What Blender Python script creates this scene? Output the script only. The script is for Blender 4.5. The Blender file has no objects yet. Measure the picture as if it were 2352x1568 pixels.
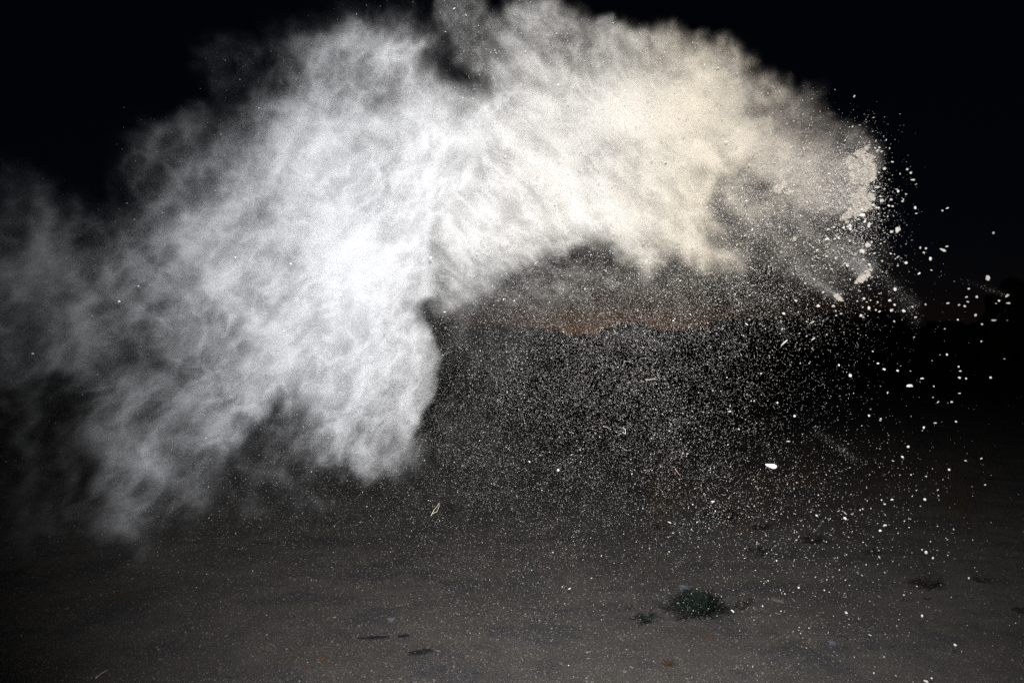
import bpy, bmesh, math, random
import numpy as np
from mathutils import Vector, Matrix, Euler, noise as mnoise
R = math.radians
rng = np.random.default_rng(11)
random.seed(11)
Q = 0.88                                     # voxel fineness of the dust
scene = bpy.context.scene

# ------------------------------------------------------------------ camera
EYE = 1.5
F, CX, CY = 1829.0, 1176.0, 784.0          # focal length and centre on a 2352 x 1568 frame
cam = bpy.data.cameras.new('camera')
cam.sensor_width = 36.0
cam.lens = 36.0 * F / 2352.0
cam.clip_start = 0.05
cam.clip_end = 2000
cam_ob = bpy.data.objects.new('camera', cam)
scene.collection.objects.link(cam_ob)
cam_ob.location = (0, 0, EYE)
cam_ob.rotation_euler = (R(90), 0, 0)
scene.camera = cam_ob

# ------------------------------------------------------------------ world: last light of dusk
world = bpy.data.worlds.new('World')
scene.world = world
world.use_nodes = True
wt = world.node_tree
bg = wt.nodes['Background']
sky = wt.nodes.new('ShaderNodeTexSky')
sky.sky_type = 'NISHITA'
sky.sun_disc = False
sky.sun_elevation = R(-7)
sky.sun_rotation = R(5)
wt.links.new(sky.outputs[0], bg.inputs[0])
bg.inputs[1].default_value = 0.05
# afterglow sitting low on the horizon
geo = wt.nodes.new('ShaderNodeTexCoord')
sep = wt.nodes.new('ShaderNodeSeparateXYZ')
wt.links.new(geo.outputs['Generated'], sep.inputs[0])
def wmath(op, a, b=None):
    n = wt.nodes.new('ShaderNodeMath'); n.operation = op
    for i, v in enumerate((a, b)):
        if v is None: continue
        if isinstance(v, (int, float)): n.inputs[i].default_value = v
        else: wt.links.new(v, n.inputs[i])
    return n.outputs[0]
az = wmath('ARCTAN2', sep.outputs[0], sep.outputs[1])
a1 = wmath('MULTIPLY', wmath('SUBTRACT', az, 0.13), 1 / 0.16)
a2 = wmath('MULTIPLY', sep.outputs[2], 1 / 0.03)
g1 = wmath('EXPONENT', wmath('MULTIPLY', wmath('ADD', wmath('MULTIPLY', a1, a1), wmath('ABSOLUTE', a2)), -1.0))
b1 = wmath('MULTIPLY', wmath('SUBTRACT', az, 0.5), 1 / 0.22)
g2 = wmath('EXPONENT', wmath('MULTIPLY', wmath('ADD', wmath('MULTIPLY', b1, b1), wmath('ABSOLUTE', a2)), -1.0))
glow = wmath('ADD', g1, wmath('MULTIPLY', g2, 0.05))
bg2 = wt.nodes.new('ShaderNodeBackground')
bg2.inputs[0].default_value = (0.60, 0.28, 0.10, 1)
wt.links.new(wmath('MULTIPLY', glow, 0.155), bg2.inputs[1])
bg3 = wt.nodes.new('ShaderNodeBackground')     # the last of the blue
bg3.inputs[0].default_value = (0.25, 0.40, 1.0, 1)
bg3.inputs[1].default_value = 0.0019
ad = wt.nodes.new('ShaderNodeAddShader'); ad2 = wt.nodes.new('ShaderNodeAddShader')
wt.links.new(bg.outputs[0], ad.inputs[0]); wt.links.new(bg2.outputs[0], ad.inputs[1])
wt.links.new(ad.outputs[0], ad2.inputs[0]); wt.links.new(bg3.outputs[0], ad2.inputs[1])
wt.links.new(ad2.outputs[0], wt.nodes['World Output'].inputs[0])

# ------------------------------------------------------------------ the flash of the photographer
fl = bpy.data.lights.new('camera_flash', 'SPOT')
fl.energy = 1500
fl.color = (1.0, 0.985, 0.97)
fl.shadow_soft_size = 0.05
fl.spot_size = R(91)
fl.spot_blend = 1.0
fl_ob = bpy.data.objects.new('camera_flash', fl)
scene.collection.objects.link(fl_ob)
fl_ob.location = (0.02, 0.0, EYE + 0.16)
fl_ob.rotation_euler = (R(91), 0, R(-5))

scene.view_settings.view_transform = 'Standard'
scene.view_settings.look = 'None'
scene.view_settings.exposure = 0
scene.view_settings.gamma = 1
scene.cycles.volume_step_rate = 2.0
scene.cycles.volume_max_steps = 512
scene.cycles.volume_bounces = 1
scene.cycles.max_bounces = 4
scene.cycles.transparent_max_bounces = 96
scene.cycles.use_denoising = False
scene.cycles.sample_clamp_indirect = 4

# ------------------------------------------------------------------ helpers
C = scene.collection
def at(u, v, Y):
    return Vector(((u - CX) / F * Y, Y, EYE - (v - CY) / F * Y))
def ground_at(u, v):
    Y = EYE * F / (v - CY)
    return Vector(((u - CX) / F * Y, Y, 0.0))
def tag(o, label=None, cat=None, group=None, kind=None):
    if label: o['label'] = label
    if cat: o['category'] = cat
    if group: o['group'] = group
    if kind: o['kind'] = kind
    return o
def link(name, me, mats=(), parent=None, loc=None, rot=None, scale=None):
    o = bpy.data.objects.new(name, me)
    for m in (mats if isinstance(mats, (list, tuple)) else [mats]):
        if me is not None and m.name not in [x.name for x in me.materials if x]: me.materials.append(m)
    C.objects.link(o)
    if parent: o.parent = parent
    if loc is not None: o.location = loc
    if rot is not None: o.rotation_euler = rot
    if scale is not None: o.scale = scale
    return o
def mesh_np(name, verts, faces_flat, nper, smooth=False):
    """verts (n,3), faces with nper corners each"""
    me = bpy.data.meshes.new(name)
    nv, nf = len(verts), len(faces_flat) // nper
    me.vertices.add(nv); me.vertices.foreach_set('co', np.asarray(verts, np.float32).ravel())
    if nf:
        me.loops.add(nf * nper); me.loops.foreach_set('vertex_index', np.asarray(faces_flat, np.int32))
        me.polygons.add(nf)
        me.polygons.foreach_set('loop_start', np.arange(0, nf * nper, nper, dtype=np.int32))
        me.polygons.foreach_set('use_smooth', np.full(nf, smooth))
    me.update(calc_edges=True)
    return me
def bm_mesh(name, bm, smooth=False):
    me = bpy.data.meshes.new(name)
    bm.to_mesh(me); bm.free()
    if smooth: me.polygons.foreach_set('use_smooth', np.full(len(me.polygons), True))
    return me

def surf(name, col, rough=0.9, col2=None, scale=20.0, bump=0.0, bscale=60.0, spec=0.2, detail=5, contrast=(0.35, 0.65), trans=0.0):
    m = bpy.data.materials.new(name); m.use_nodes = True
    t = m.node_tree; p = t.nodes['Principled BSDF']
    p.inputs['Roughness'].default_value = rough
    p.inputs['Specular IOR Level'].default_value = spec
    if trans: p.inputs['Transmission Weight'].default_value = trans
    p.inputs['Base Color'].default_value = (*col, 1)
    tc = t.nodes.new('ShaderNodeTexCoord')
    if col2:
        n = t.nodes.new('ShaderNodeTexNoise'); n.inputs['Scale'].default_value = scale; n.inputs['Detail'].default_value = detail
        t.links.new(tc.outputs['Object'], n.inputs['Vector'])
        r = t.nodes.new('ShaderNodeValToRGB')
        r.color_ramp.elements[0].position = contrast[0]; r.color_ramp.elements[1].position = contrast[1]
        r.color_ramp.elements[0].color = (*col, 1); r.color_ramp.elements[1].color = (*col2, 1)
        t.links.new(n.outputs[0], r.inputs[0]); t.links.new(r.outputs[0], p.inputs['Base Color'])
    if bump:
        n2 = t.nodes.new('ShaderNodeTexNoise'); n2.inputs['Scale'].default_value = bscale; n2.inputs['Detail'].default_value = 6
        t.links.new(tc.outputs['Object'], n2.inputs['Vector'])
        b = t.nodes.new('ShaderNodeBump'); b.inputs['Distance'].default_value = bump; b.inputs['Strength'].default_value = 1
        t.links.new(n2.outputs[0], b.inputs['Height']); t.links.new(b.outputs[0], p.inputs['Normal'])
    return m

# ------------------------------------------------------------------ picture-plane maps that say how much dust hangs where
GW, GH, CELL = 720, 440, 4.0                # map of 4-px cells
U0, V0 = -400.0, -120.0
uu = U0 + CELL * (np.arange(GW) + .5); vv = V0 + CELL * (np.arange(GH) + .5)
UU, VV = np.meshgrid(uu, vv)
def poly_mask(pts, soft=3.0):
    m = np.zeros((GH, GW), bool); n = len(pts)
    for i in range(n):
        x1, y1 = pts[i]; x2, y2 = pts[(i + 1) % n]
        if y1 == y2: continue
        c = ((y1 > VV) != (y2 > VV)) & (UU < (x2 - x1) * (VV - y1) / (y2 - y1) + x1)
        m ^= c
    return blur(m.astype(np.float64), soft)
def blur(a, s):
    s = s / CELL
    k = int(max(1, math.ceil(3 * s))); x = np.arange(-k, k + 1); w = np.exp(-.5 * (x / s) ** 2); w /= w.sum()
    p = np.pad(a, k, mode='edge')
    p = np.apply_along_axis(lambda r: np.convolve(r, w, 'valid'), 1, p)
    return np.apply_along_axis(lambda r: np.convolve(r, w, 'valid'), 0, p)
def bilin(g, x, y):
    h, w = g.shape
    x = np.clip(x, 0, w - 1.001); y = np.clip(y, 0, h - 1.001)
    i, j = x.astype(int), y.astype(int); fx, fy = x - i, y - j
    return (g[j, i] * (1 - fx) + g[j, i + 1] * fx) * (1 - fy) + (g[j + 1, i] * (1 - fx) + g[j + 1, i + 1] * fx) * fy
def coarse(rows, step=98.0, first=49.0):
    g = np.array(rows, float)
    s = lambda t: t
    return bilin(g, (UU - first) / step, (VV - first) / step)
# how bright (0-99) the lit dust stands, every 98 px
B_WHITE = [
 [0, 0, 0, 0, 3, 8, 8,20, 45,35, 5, 0],
 [0, 0, 0, 0, 6,17,15,42, 56,56,30, 0],
 [0, 0, 6,18,16,19,46,60, 60,72,72,60],
 [6, 6,10,28,30,32,66,74, 72,84,88,82],
 [22,18,20,31,35,56,80,86, 88,98,98,90],
 [32,30,28,42,60,64,78,90, 94,94,90,90],
 [36,38,40,48,62,74,84,94, 96,93,90,90],
 [36,38,34,47,60,72,84,94, 94,92,88,88],
 [32,34,30,32,54,70,84,88, 90,90,88,88],
 [18,20,40,44,64,70,60,78, 82,78,70,60],
 [12,12,47,52,58,54,30,64, 66,55,40,30],
 [10,12,38,45,44,26,16,55, 60,40,20,20],
 [ 8,12,28,26,20,15,10,10, 10, 0, 0, 0],
 [ 6, 6, 8, 8, 6, 0, 0, 0,  0, 0, 0, 0]]
B_CREAM = [
 [0]*10 + [26,26,48,40,40,40,35,30,20,20,20,20],
 [0]*10 + [26,32,50,50,55,57,52,40,26,24,20,20],
 [0]*10 + [50,66,66,73,80,84,80,66,42,28,20,20],
 [0]*10 + [80,86,88,90,93,92,88,82,68,52,40,30],
 [0]*10 + [84,90,94,95,95,94,88,72,60,60,55,40],
 [0]*10 + [86,90,90,88,92,90,90,40,40,50,50,40],
 [0]*10 + [76,74,60,60,72,66,82,40,30,30,30,20],
 [0]*10 + [50,50,40,40,40,40,50,20,20,20,20,20],
 [0]*22]
P_WHITE_MAIN = [(700,178),(703,130),(735,105),(760,85),(800,62),(862,52),(900,78),(930,112),(975,145),(1010,165),(1062,202),(1120,240),(1142,266),
  (1112,300),(1078,420),(1042,455),(1003,505),(975,555),(996,600),(995,680),(972,700),(972,745),(986,790),(997,850),(988,900),(962,930),
  (942,975),(922,1022),(885,1085),(832,1080),(745,1057),(715,1000),(700,930),(660,900),(620,905),(600,960),(560,1020),(520,1050),(490,1120),(490,1190),
  (400,1200),(300,1235),(190,1230),(165,1220),(200,1100),(178,900),(172,850),(100,850),(60,890),(-60,900),(-500,950),(-500,250),(-100,350),(0,362),(60,385),(110,425),(160,465),(230,500),
  (285,510),(292,440),(285,350),(290,290),(330,262),(380,265),(410,240),(470,228),(520,240),(600,235),(600,215),(640,190)]
P_WHITE_TOP = [(455,130),(490,100),(520,85),(580,88),(650,120),(700,150),(720,200),(650,260),(560,262),(500,240),(480,190)]
P_WHITE_THIN = [(-400,900),(180,860),(205,1100),(170,1260),(60,1300),(-100,1320),(-400,1200)]
P_CREAM = [(1003,-60),(1002,30),(1012,70),(1030,105),(1058,135),(1085,165),(1112,190),(1142,238),(1110,300),(1070,420),(1000,500),(960,560),(960,700),(990,722),
  (1030,722),(1060,720),(1098,690),(1132,645),(1180,618),(1240,606),(1290,588),(1350,562),(1400,572),(1450,598),(1481,612),(1500,588),(1530,573),(1580,592),
  (1625,612),(1665,630),(1690,614),(1655,586),(1640,535),(1625,470),(1645,415),(1700,405),(1780,432),(1850,475),(1920,496),(1965,492),(1998,473),(2005,450),(2001,415),
  (2011,393),(2012,355),(1992,335),(1958,305),(1922,283),(1918,262),(1902,230),(1880,207),(1845,207),(1822,226),(1797,206),(1768,188),(1736,184),(1706,155),(1675,134),(1652,121),
  (1620,105),(1568,97),(1520,72),(1475,70),(1451,83),(1425,66),(1402,52),(1357,66),(1324,50),(1303,57),(1284,60),(1268,28),(1225,2),(1190,3),(1152,28),(1148,66),(1125,60),(1104,33),(1096,-60)]
def lin(b): 
    b = np.clip(b / 99.0, 0, 1)
    return np.where(b < .04045, b / 12.92, ((b + .055) / 1.055) ** 2.4)
def bmap(rows, x0):
    return coarse(rows, first=x0)
bw = coarse([[0, 0] + r for r in B_WHITE] if False else B_WHITE)
mW = poly_mask(P_WHITE_MAIN, 7)
mT = poly_mask(P_WHITE_TOP, 14)
mN = poly_mask(P_WHITE_THIN, 24)
mC = poly_mask(P_CREAM, 7)
# lower parts are fuzzier: blend in a softer mask with depth down the picture
def fuzz(m, pts, v_start, v_end, s):
    ms = poly_mask(pts, s)
    t = np.clip((VV - v_start) / (v_end - v_start), 0, 1)
    return m * (1 - t) + ms * t
mWs = fuzz(mW, P_WHITE_MAIN, 900, 1150, 34)
t = np.clip((UU - 620) / 80, 0, 1) * np.clip((VV - 600) / 100, 0, 1)
mW = mWs * (1 - t) + mW * t
tl = np.clip((420 - UU) / 150, 0, 1)
mW = mW * (1 - tl) + poly_mask(P_WHITE_MAIN, 22) * tl
mC = fuzz(mC, P_CREAM, 480, 560, 20)
LW = np.maximum(lin(bw) * mW, np.maximum(lin(bw) * mT * .9, mN * lin(np.full_like(UU, 15.0)) * .8))
LC = lin(coarse(B_CREAM)) * mC
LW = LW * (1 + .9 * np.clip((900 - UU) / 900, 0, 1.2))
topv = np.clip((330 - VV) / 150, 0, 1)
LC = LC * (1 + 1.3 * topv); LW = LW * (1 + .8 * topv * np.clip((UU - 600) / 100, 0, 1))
P_TONGUE = [(1600,290),(1720,300),(1820,325),(1910,345),(1965,345),(2000,358),(2004,400),(1992,430),(2000,468),(1962,488),(1890,478),(1800,440),(1700,405),(1620,400)]
tongue = poly_mask(P_TONGUE, 12)
LC = np.maximum(LC, tongue * lin(np.interp(UU, [1600, 1800, 1900, 2000], [86, 82, 74, 66])))
# ragged edge of the falling front: trails of dust behind the lumps right of the cloud
def streak(u1, v1, u2, v2, w1, w2, b1, b2):
    d = np.array([u2 - u1, v2 - v1], float); L = np.hypot(*d); d /= L
    s = ((UU - u1) * d[0] + (VV - v1) * d[1]) / L
    q = (UU - u1) * -d[1] + (VV - v1) * d[0]
    w = w1 + (w2 - w1) * np.clip(s, 0, 1)
    e = np.clip(s / .15, 0, 1) * np.clip((1.0 - s) / .06, 0, 1)
    return lin(b1 + (b2 - b1) * np.clip(s, 0, 1)) * e * np.exp(-(q / w) ** 2)
TR = np.zeros_like(LC)
for a in [(1900,545,2000,632,26,18,24,52), (1800,600,1935,688,14,7,24,45), (1935,545,1990,580,14,12,20,42), (2000,610,2110,712,16,8,12,20),
          (1985,600,2120,750,18,12,10,14), (1860,980,1970,1060,10,8,10,14), (2200,640,2312,678,3,5,8,20), (1740,1000,1790,1080,6,5,6,9), (1780,730,1805,775,5,4,14,20)]:
    TR = np.maximum(TR, streak(*a))
# soft grey dust between the specks under and right of the cloud
def blob(u, v, ru, rv, b, rot=0):
    c, s = math.cos(R(rot)), math.sin(R(rot))
    x = (UU - u) * c + (VV - v) * s; y = -(UU - u) * s + (VV - v) * c
    return lin(b) * np.exp(-(x / ru) ** 2 - (y / rv) ** 2)
GC = np.maximum.reduce([blob(1740,475,110,85,56,25), blob(1850,545,110,70,40,35), blob(1200,655,200,60,32), blob(1500,635,260,50,22), blob(1350,700,350,60,16), blob(1476,590,26,42,94), blob(1655,590,50,24,86,25), blob(1600,555,60,40,90), blob(1640,560,60,60,50), blob(1680,445,80,60,62), blob(1725,380,105,42,88,20), blob(1700,440,70,40,70), blob(1300,640,330,45,34), blob(1120,300,60,90,84), blob(1740,330,120,60,86,25)])
GL = np.maximum.reduce([blob(1100,780,140,110,18), blob(1050,1000,160,150,13), blob(620,1020,90,110,32), blob(600,1150,240,60,18), blob(60,1050,60,200,19), blob(130,890,170,80,25), blob(330,1200,200,90,18), blob(770,985,80,62,80), blob(840,1030,85,38,78), blob(850,120,110,60,72), blob(680,900,60,50,60)])
LC = np.maximum(LC, GC); LW = np.maximum(LW, GL)

# ------------------------------------------------------------------ dust as a real volume with its own depth
def tau_of(L, top=1.36):
    return -0.5 * np.log(1 - np.clip(L / top, 0, .985))
def vol_material(name, cols, axis_range, g=-0.38):
    m = bpy.data.materials.new(name); m.use_nodes = True
    t = m.node_tree; t.nodes.clear()
    out = t.nodes.new('ShaderNodeOutputMaterial')
    pv = t.nodes.new('ShaderNodeVolumePrincipled')
    pv.inputs['Density'].default_value = 1.0
    pv.inputs['Anisotropy'].default_value = g
    t.links.new(pv.outputs[0], out.inputs['Volume'])
    tc = t.nodes.new('ShaderNodeTexCoord'); sp = t.nodes.new('ShaderNodeSeparateXYZ')
    t.links.new(tc.outputs['Object'], sp.inputs[0])
    mr = t.nodes.new('ShaderNodeMapRange'); mr.inputs[1].default_value = axis_range[0]; mr.inputs[2].default_value = axis_range[1]
    t.links.new(sp.outputs[0], mr.inputs[0])
    cr = t.nodes.new('ShaderNodeValToRGB')
    els = cr.color_ramp.elements
    for i, (p, c) in enumerate(cols):
        e = els[i] if i < 2 else els.new(p)
        e.position = p; e.color = (*c, 1)
    t.links.new(mr.outputs[0], cr.inputs[0]); t.links.new(cr.outputs[0], pv.inputs['Color'])
    return m

def depth_map(L, ycf, hf, x0, x1, z0, z1, n, m, top=1.36):
    """rows of (density, centre depth, half thickness) on a grid in the upright x-z plane of the world"""
    X, Z = np.meshgrid(np.linspace(x0, x1, n), np.linspace(z0, z1, m))
    Y = ycf(X, Z)
    U = CX + F * X / Y; V = CY - F * (Z - EYE) / Y
    l = bilin(L, (U - U0) / CELL - .5, (V - V0) / CELL - .5)
    l[(U < U0 + 8) | (V < V0 + 8)] = 0
    H = hf(X, Z, l)
    D = tau_of(l, top) / (H * 1.77)
    return np.stack([D, Y, H], -1).reshape(-1, 3)

def speck_mesh(P, size, elong=0.6):
    """many small angular grains, each a stretched octahedron"""
    n = len(P)
    base = np.array([[1,0,0],[-1,0,0],[0,1,0],[0,-1,0],[0,0,1],[0,0,-1]], float)
    tri = np.array([[0,2,4],[2,1,4],[1,3,4],[3,0,4],[2,0,5],[1,2,5],[3,1,5],[0,3,5]])
    q = rng.normal(size=(n, 4)); q /= np.linalg.norm(q, axis=1)[:, None]
    w, x, y, z = q.T
    Rm = np.stack([1-2*(y*y+z*z), 2*(x*y-z*w), 2*(x*z+y*w), 2*(x*y+z*w), 1-2*(x*x+z*z), 2*(y*z-x*w), 2*(x*z-y*w), 2*(y*z+x*w), 1-2*(x*x+y*y)], -1).reshape(n, 3, 3)
    s = np.stack([1 + elong * np.minimum(rng.exponential(.8, n), 2.2), np.ones(n), rng.uniform(.6, 1, n)], -1) * size[:, None]
    v = base[None] * s[:, None, :] * rng.uniform(.75, 1.15, (n, 6, 1))
    v = np.einsum('nij,nkj->nki', Rm, v) + P[:, None, :]
    f = (tri[None] + 6 * np.arange(n)[:, None, None]).ravel()
    return v.reshape(-1, 3), f

def dust(name, cells, box, nxz, res, mats, P, size, warp, mix, streaks=None, seed=0.0, ywob=.9):
    """one dust cloud: its grains as a mesh, and the fine powder round them as a voxel volume"""
    x0, x1, y0, y1, z0, z1 = box; n, m = nxz
    v, f = speck_mesh(P, size)
    need = n * m
    if len(v) < need: raise RuntimeError('too few grains in %s: %d < %d' % (name, len(v), need))
    me = mesh_np(name, v, f, 3)
    a = me.attributes.new('dust_map', 'FLOAT_VECTOR', 'POINT')
    buf = np.zeros((len(v), 3), np.float32); buf[:need] = cells
    a.data.foreach_set('vector', buf.ravel())
    o = link(name, me, mats[0])
    g = bpy.data.node_groups.new(name, 'GeometryNodeTree')
    g.interface.new_socket('Geometry', in_out='INPUT', socket_type='NodeSocketGeometry')
    g.interface.new_socket('Geometry', in_out='OUTPUT', socket_type='NodeSocketGeometry')
    N, L = g.nodes, g.links
    def setv(s, v):
        if isinstance(v, bpy.types.NodeSocket): L.new(v, s)
        else: s.default_value = v
    def M(op, a, b=None, c=None):
        k = N.new('ShaderNodeMath'); k.operation = op
        for s, q in zip(k.inputs, (a, b, c)):
            if q is not None: setv(s, q)
        return k.outputs[0]
    def VM(op, a, b=None, sc=None):
        k = N.new('ShaderNodeVectorMath'); k.operation = op
        setv(k.inputs[0], a)
        if b is not None: setv(k.inputs[1], b)
        if sc is not None: setv(k.inputs['Scale'], sc)
        return k.outputs[0]
    def NOISE(vec, scale, detail, dist=0.0, rough=.55):
        k = N.new('ShaderNodeTexNoise'); setv(k.inputs['Vector'], vec); k.inputs['Scale'].default_value = scale
        k.inputs['Detail'].default_value = detail; k.inputs['Distortion'].default_value = dist; k.inputs['Roughness'].default_value = rough
        return k
    gi = N.new('NodeGroupInput'); go = N.new('NodeGroupOutput')
    pos = VM('ADD', N.new('GeometryNodeInputPosition').outputs[0], (seed, seed * .7, seed * 1.3))
    raw = N.new('GeometryNodeInputPosition').outputs[0]
    p = raw
    q = VM('MULTIPLY', pos, (1.0, .5, 1.0))
    for (sc, amp, det) in warp:
        w = VM('SCALE', VM('SUBTRACT', NOISE(q, sc, det).outputs['Color'], (.5, .5, .5)), sc=amp)
        p = VM('ADD', p, w)
    sx = N.new('ShaderNodeSeparateXYZ'); L.new(p, sx.inputs[0])
    gx = M('MINIMUM', M('MAXIMUM', M('MULTIPLY', M('SUBTRACT', sx.outputs[0], x0), (n - 1) / (x1 - x0)), 0.0), n - 1.01)
    gz = M('MINIMUM', M('MAXIMUM', M('MULTIPLY', M('SUBTRACT', sx.outputs[2], z0), (m - 1) / (z1 - z0)), 0.0), m - 1.01)
    ix, iz = M('FLOOR', gx), M('FLOOR', gz)
    fx, fz = M('SUBTRACT', gx, ix), M('SUBTRACT', gz, iz)
    base = M('MULTIPLY_ADD', iz, float(n), ix)
    at_ = N.new('GeometryNodeInputNamedAttribute'); at_.data_type = 'FLOAT_VECTOR'; at_.inputs[0].default_value = 'dust_map'
    def samp(off):
        s = N.new('GeometryNodeSampleIndex'); s.data_type = 'FLOAT_VECTOR'; s.domain = 'POINT'; s.clamp = True
        L.new(gi.outputs[0], s.inputs['Geometry']); L.new(at_.outputs[0], s.inputs['Value'])
        k = N.new('FunctionNodeFloatToInt'); k.rounding_mode = 'ROUND'
        setv(k.inputs[0], M('ADD', base, float(off)))
        L.new(k.outputs[0], s.inputs['Index'])
        return s.outputs[0]
    def LERP(a, b, t):
        return VM('ADD', a, VM('SCALE', VM('SUBTRACT', b, a), sc=t))
    val = LERP(LERP(samp(0), samp(1), fx), LERP(samp(n), samp(n + 1), fx), fz)
    sv = N.new('ShaderNodeSeparateXYZ'); L.new(val, sv.inputs[0])
    yoff = M('MULTIPLY', M('SUBTRACT', NOISE(VM('MULTIPLY', pos, (1, 0, 1)), 2.6, 3).outputs[0], .5), ywob)
    dq = M('DIVIDE', M('SUBTRACT', M('SUBTRACT', sx.outputs[1], sv.outputs[1]), yoff), sv.outputs[2])
    prof = M('EXPONENT', M('MULTIPLY', M('MULTIPLY', dq, dq), -1.0))
    # wisps: thin folded sheets where a noise crosses its middle, over broad light and dark clumps
    base_amt, clump, sheet, fine = mix
    flow = N.new('ShaderNodeVectorRotate'); flow.rotation_type = 'Y_AXIS'; flow.inputs['Angle'].default_value = streaks[0] if streaks else 0
    L.new(q, flow.inputs['Vector'])
    qf = VM('MULTIPLY', flow.outputs[0], (.55, 1.0, 1.15))
    n1 = NOISE(VM('ADD', qf, VM('SCALE', NOISE(q, 3.0, 2).outputs['Color'], sc=.30)), 6.5, 6, 0, .62).outputs[0]
    sh1 = M('MAXIMUM', M('SUBTRACT', 1.0, M('MULTIPLY', M('ABSOLUTE', M('SUBTRACT', n1, .5)), 20.0)), 0.0)
    n2 = NOISE(q, 2.2, 4, 0, .55).outputs[0]
    cl = M('MAXIMUM', M('MULTIPLY', M('SUBTRACT', n2, .38), 5.0), 0.0)
    n3 = NOISE(q, 17.0, 4, .6, .6).outputs[0]
    fn = M('MAXIMUM', M('MULTIPLY', M('SUBTRACT', n3, .40), 6.0), 0.0)
    tot = M('ADD', M('ADD', M('MULTIPLY', cl, clump), M('MULTIPLY', M('MULTIPLY', sh1, sh1), sheet)), M('MULTIPLY', fn, fine))
    n4 = NOISE(VM('ADD', qf, VM('SCALE', NOISE(q, 8.0, 2).outputs['Color'], sc=.12)), 15.0, 4, 0, .6).outputs[0]
    sh2 = M('MAXIMUM', M('SUBTRACT', 1.0, M('MULTIPLY', M('ABSOLUTE', M('SUBTRACT', n4, .5)), 18.0)), 0.0)
    tot = M('ADD', tot, M('MULTIPLY', M('MULTIPLY', sh2, sh2), M('MULTIPLY', sheet, .55)))
    tot = M('ADD', tot, base_amt)
    if streaks:
        ang, amt, sl, sn = streaks
        vr = N.new('ShaderNodeVectorRotate'); vr.rotation_type = 'Y_AXIS'; vr.inputs['Angle'].default_value = ang
        L.new(pos, vr.inputs['Vector'])
        st = NOISE(VM('MULTIPLY', vr.outputs[0], (sl, sn * .5, sn)), 1.0, 4, .3, .6).outputs[0]
        tot = M('MULTIPLY', tot, M('ADD', 1.0 - amt, M('MULTIPLY', M('MAXIMUM', M('MULTIPLY', M('SUBTRACT', st, .38), 4.2), 0.0), amt * 2)))
    dens = M('MULTIPLY', M('MULTIPLY', sv.outputs[0], prof), tot)
    dens = M('MAXIMUM', M('SUBTRACT', dens, .002), 0.0)
    vc = N.new('GeometryNodeVolumeCube')
    L.new(dens, vc.inputs['Density'])
    vc.inputs['Min'].default_value = (x0, y0, z0); vc.inputs['Max'].default_value = (x1, y1, z1)
    for ax, r in zip('XYZ', res): vc.inputs['Resolution ' + ax].default_value = int(r * Q)
    sm = N.new('GeometryNodeSetMaterial'); sm.inputs['Material'].default_value = mats[1]
    L.new(vc.outputs[0], sm.inputs[0])
    jn = N.new('GeometryNodeJoinGeometry')
    L.new(gi.outputs[0], jn.inputs[0]); L.new(sm.outputs[0], jn.inputs[0])
    L.new(jn.outputs[0], go.inputs[0])
    md = o.modifiers.new('powder', 'NODES'); md.node_group = g
    return o

def pick(Wt, n):
    """n picture positions drawn by a weight map"""
    c = np.cumsum(np.clip(Wt, 0, None).ravel()); i = np.searchsorted(c, rng.uniform(0, c[-1], n))
    i = np.minimum(i, c.size - 1)
    return UU.ravel()[i] + rng.uniform(-2, 2, n), VV.ravel()[i] + rng.uniform(-2, 2, n)
def place(u, v, Y):
    return np.stack([(u - CX) / F * Y, Y, EYE - (v - CY) / F * Y], -1)

grain_mat = surf('pale_grain', (.68, .66, .63), .95, (.50, .48, .45), 9.0, spec=.1)
wv = vol_material('white_powder', [(0, (.83, .865, .91)), (1, (.95, .955, .965)), (.6, (.88, .91, .965))], (-3.2, .1))
cv = vol_material('cream_powder', [(0, (.94, .95, .96)), (1, (.84, .77, .70)), (.38, (.97, .94, .88)), (.60, (.97, .89, .74))], (-.4, 1.9))

def yw(X, Z): return 3.75 + .16 * np.sin(1.3 * X + .5) - .14 * X * (X < 0) * .9 + .10 * np.sin(2.1 * Z + X)
def hw(X, Z, l): return .045 + .10 * np.clip(l, 0, 1) ** .6
def yc_(X, Z): return 4.05 + .14 * np.sin(1.7 * X) + .10 * (Z - 2.3)
def hc(X, Z, l): return .045 + .10 * np.clip(l, 0, 1) ** .6

WB = (-3.45, .22, 3.0, 5.0, .25, 3.35)
nW = (360, 300)
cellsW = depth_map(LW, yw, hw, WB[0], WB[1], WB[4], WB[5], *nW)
u, v = pick(LW ** .8 + .03 * blur(LW ** .5, 20), 21000)
k = len(u); Yb = 3.95 + .12 * (CX - u) / 600 + rng.normal(0, .35, k)
szW = .00035 + .0005 * rng.exponential(.6, k)
white = dust('white_dust_cloud', cellsW, WB, nW, (600, 110, 500), (grain_mat, wv), place(u, v, Yb), szW,
             [(2.0, .20, 2), (6.0, .12, 3), (17.0, .045, 2)], (.42, .28, 1.8, .20), (R(55), .22, 2.0, 11.0), seed=3.1)
tag(white, 'white billowing dust cloud that falls from the top to mid-air at left, trailing grey veils', 'dust cloud', None, 'stuff')

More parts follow.
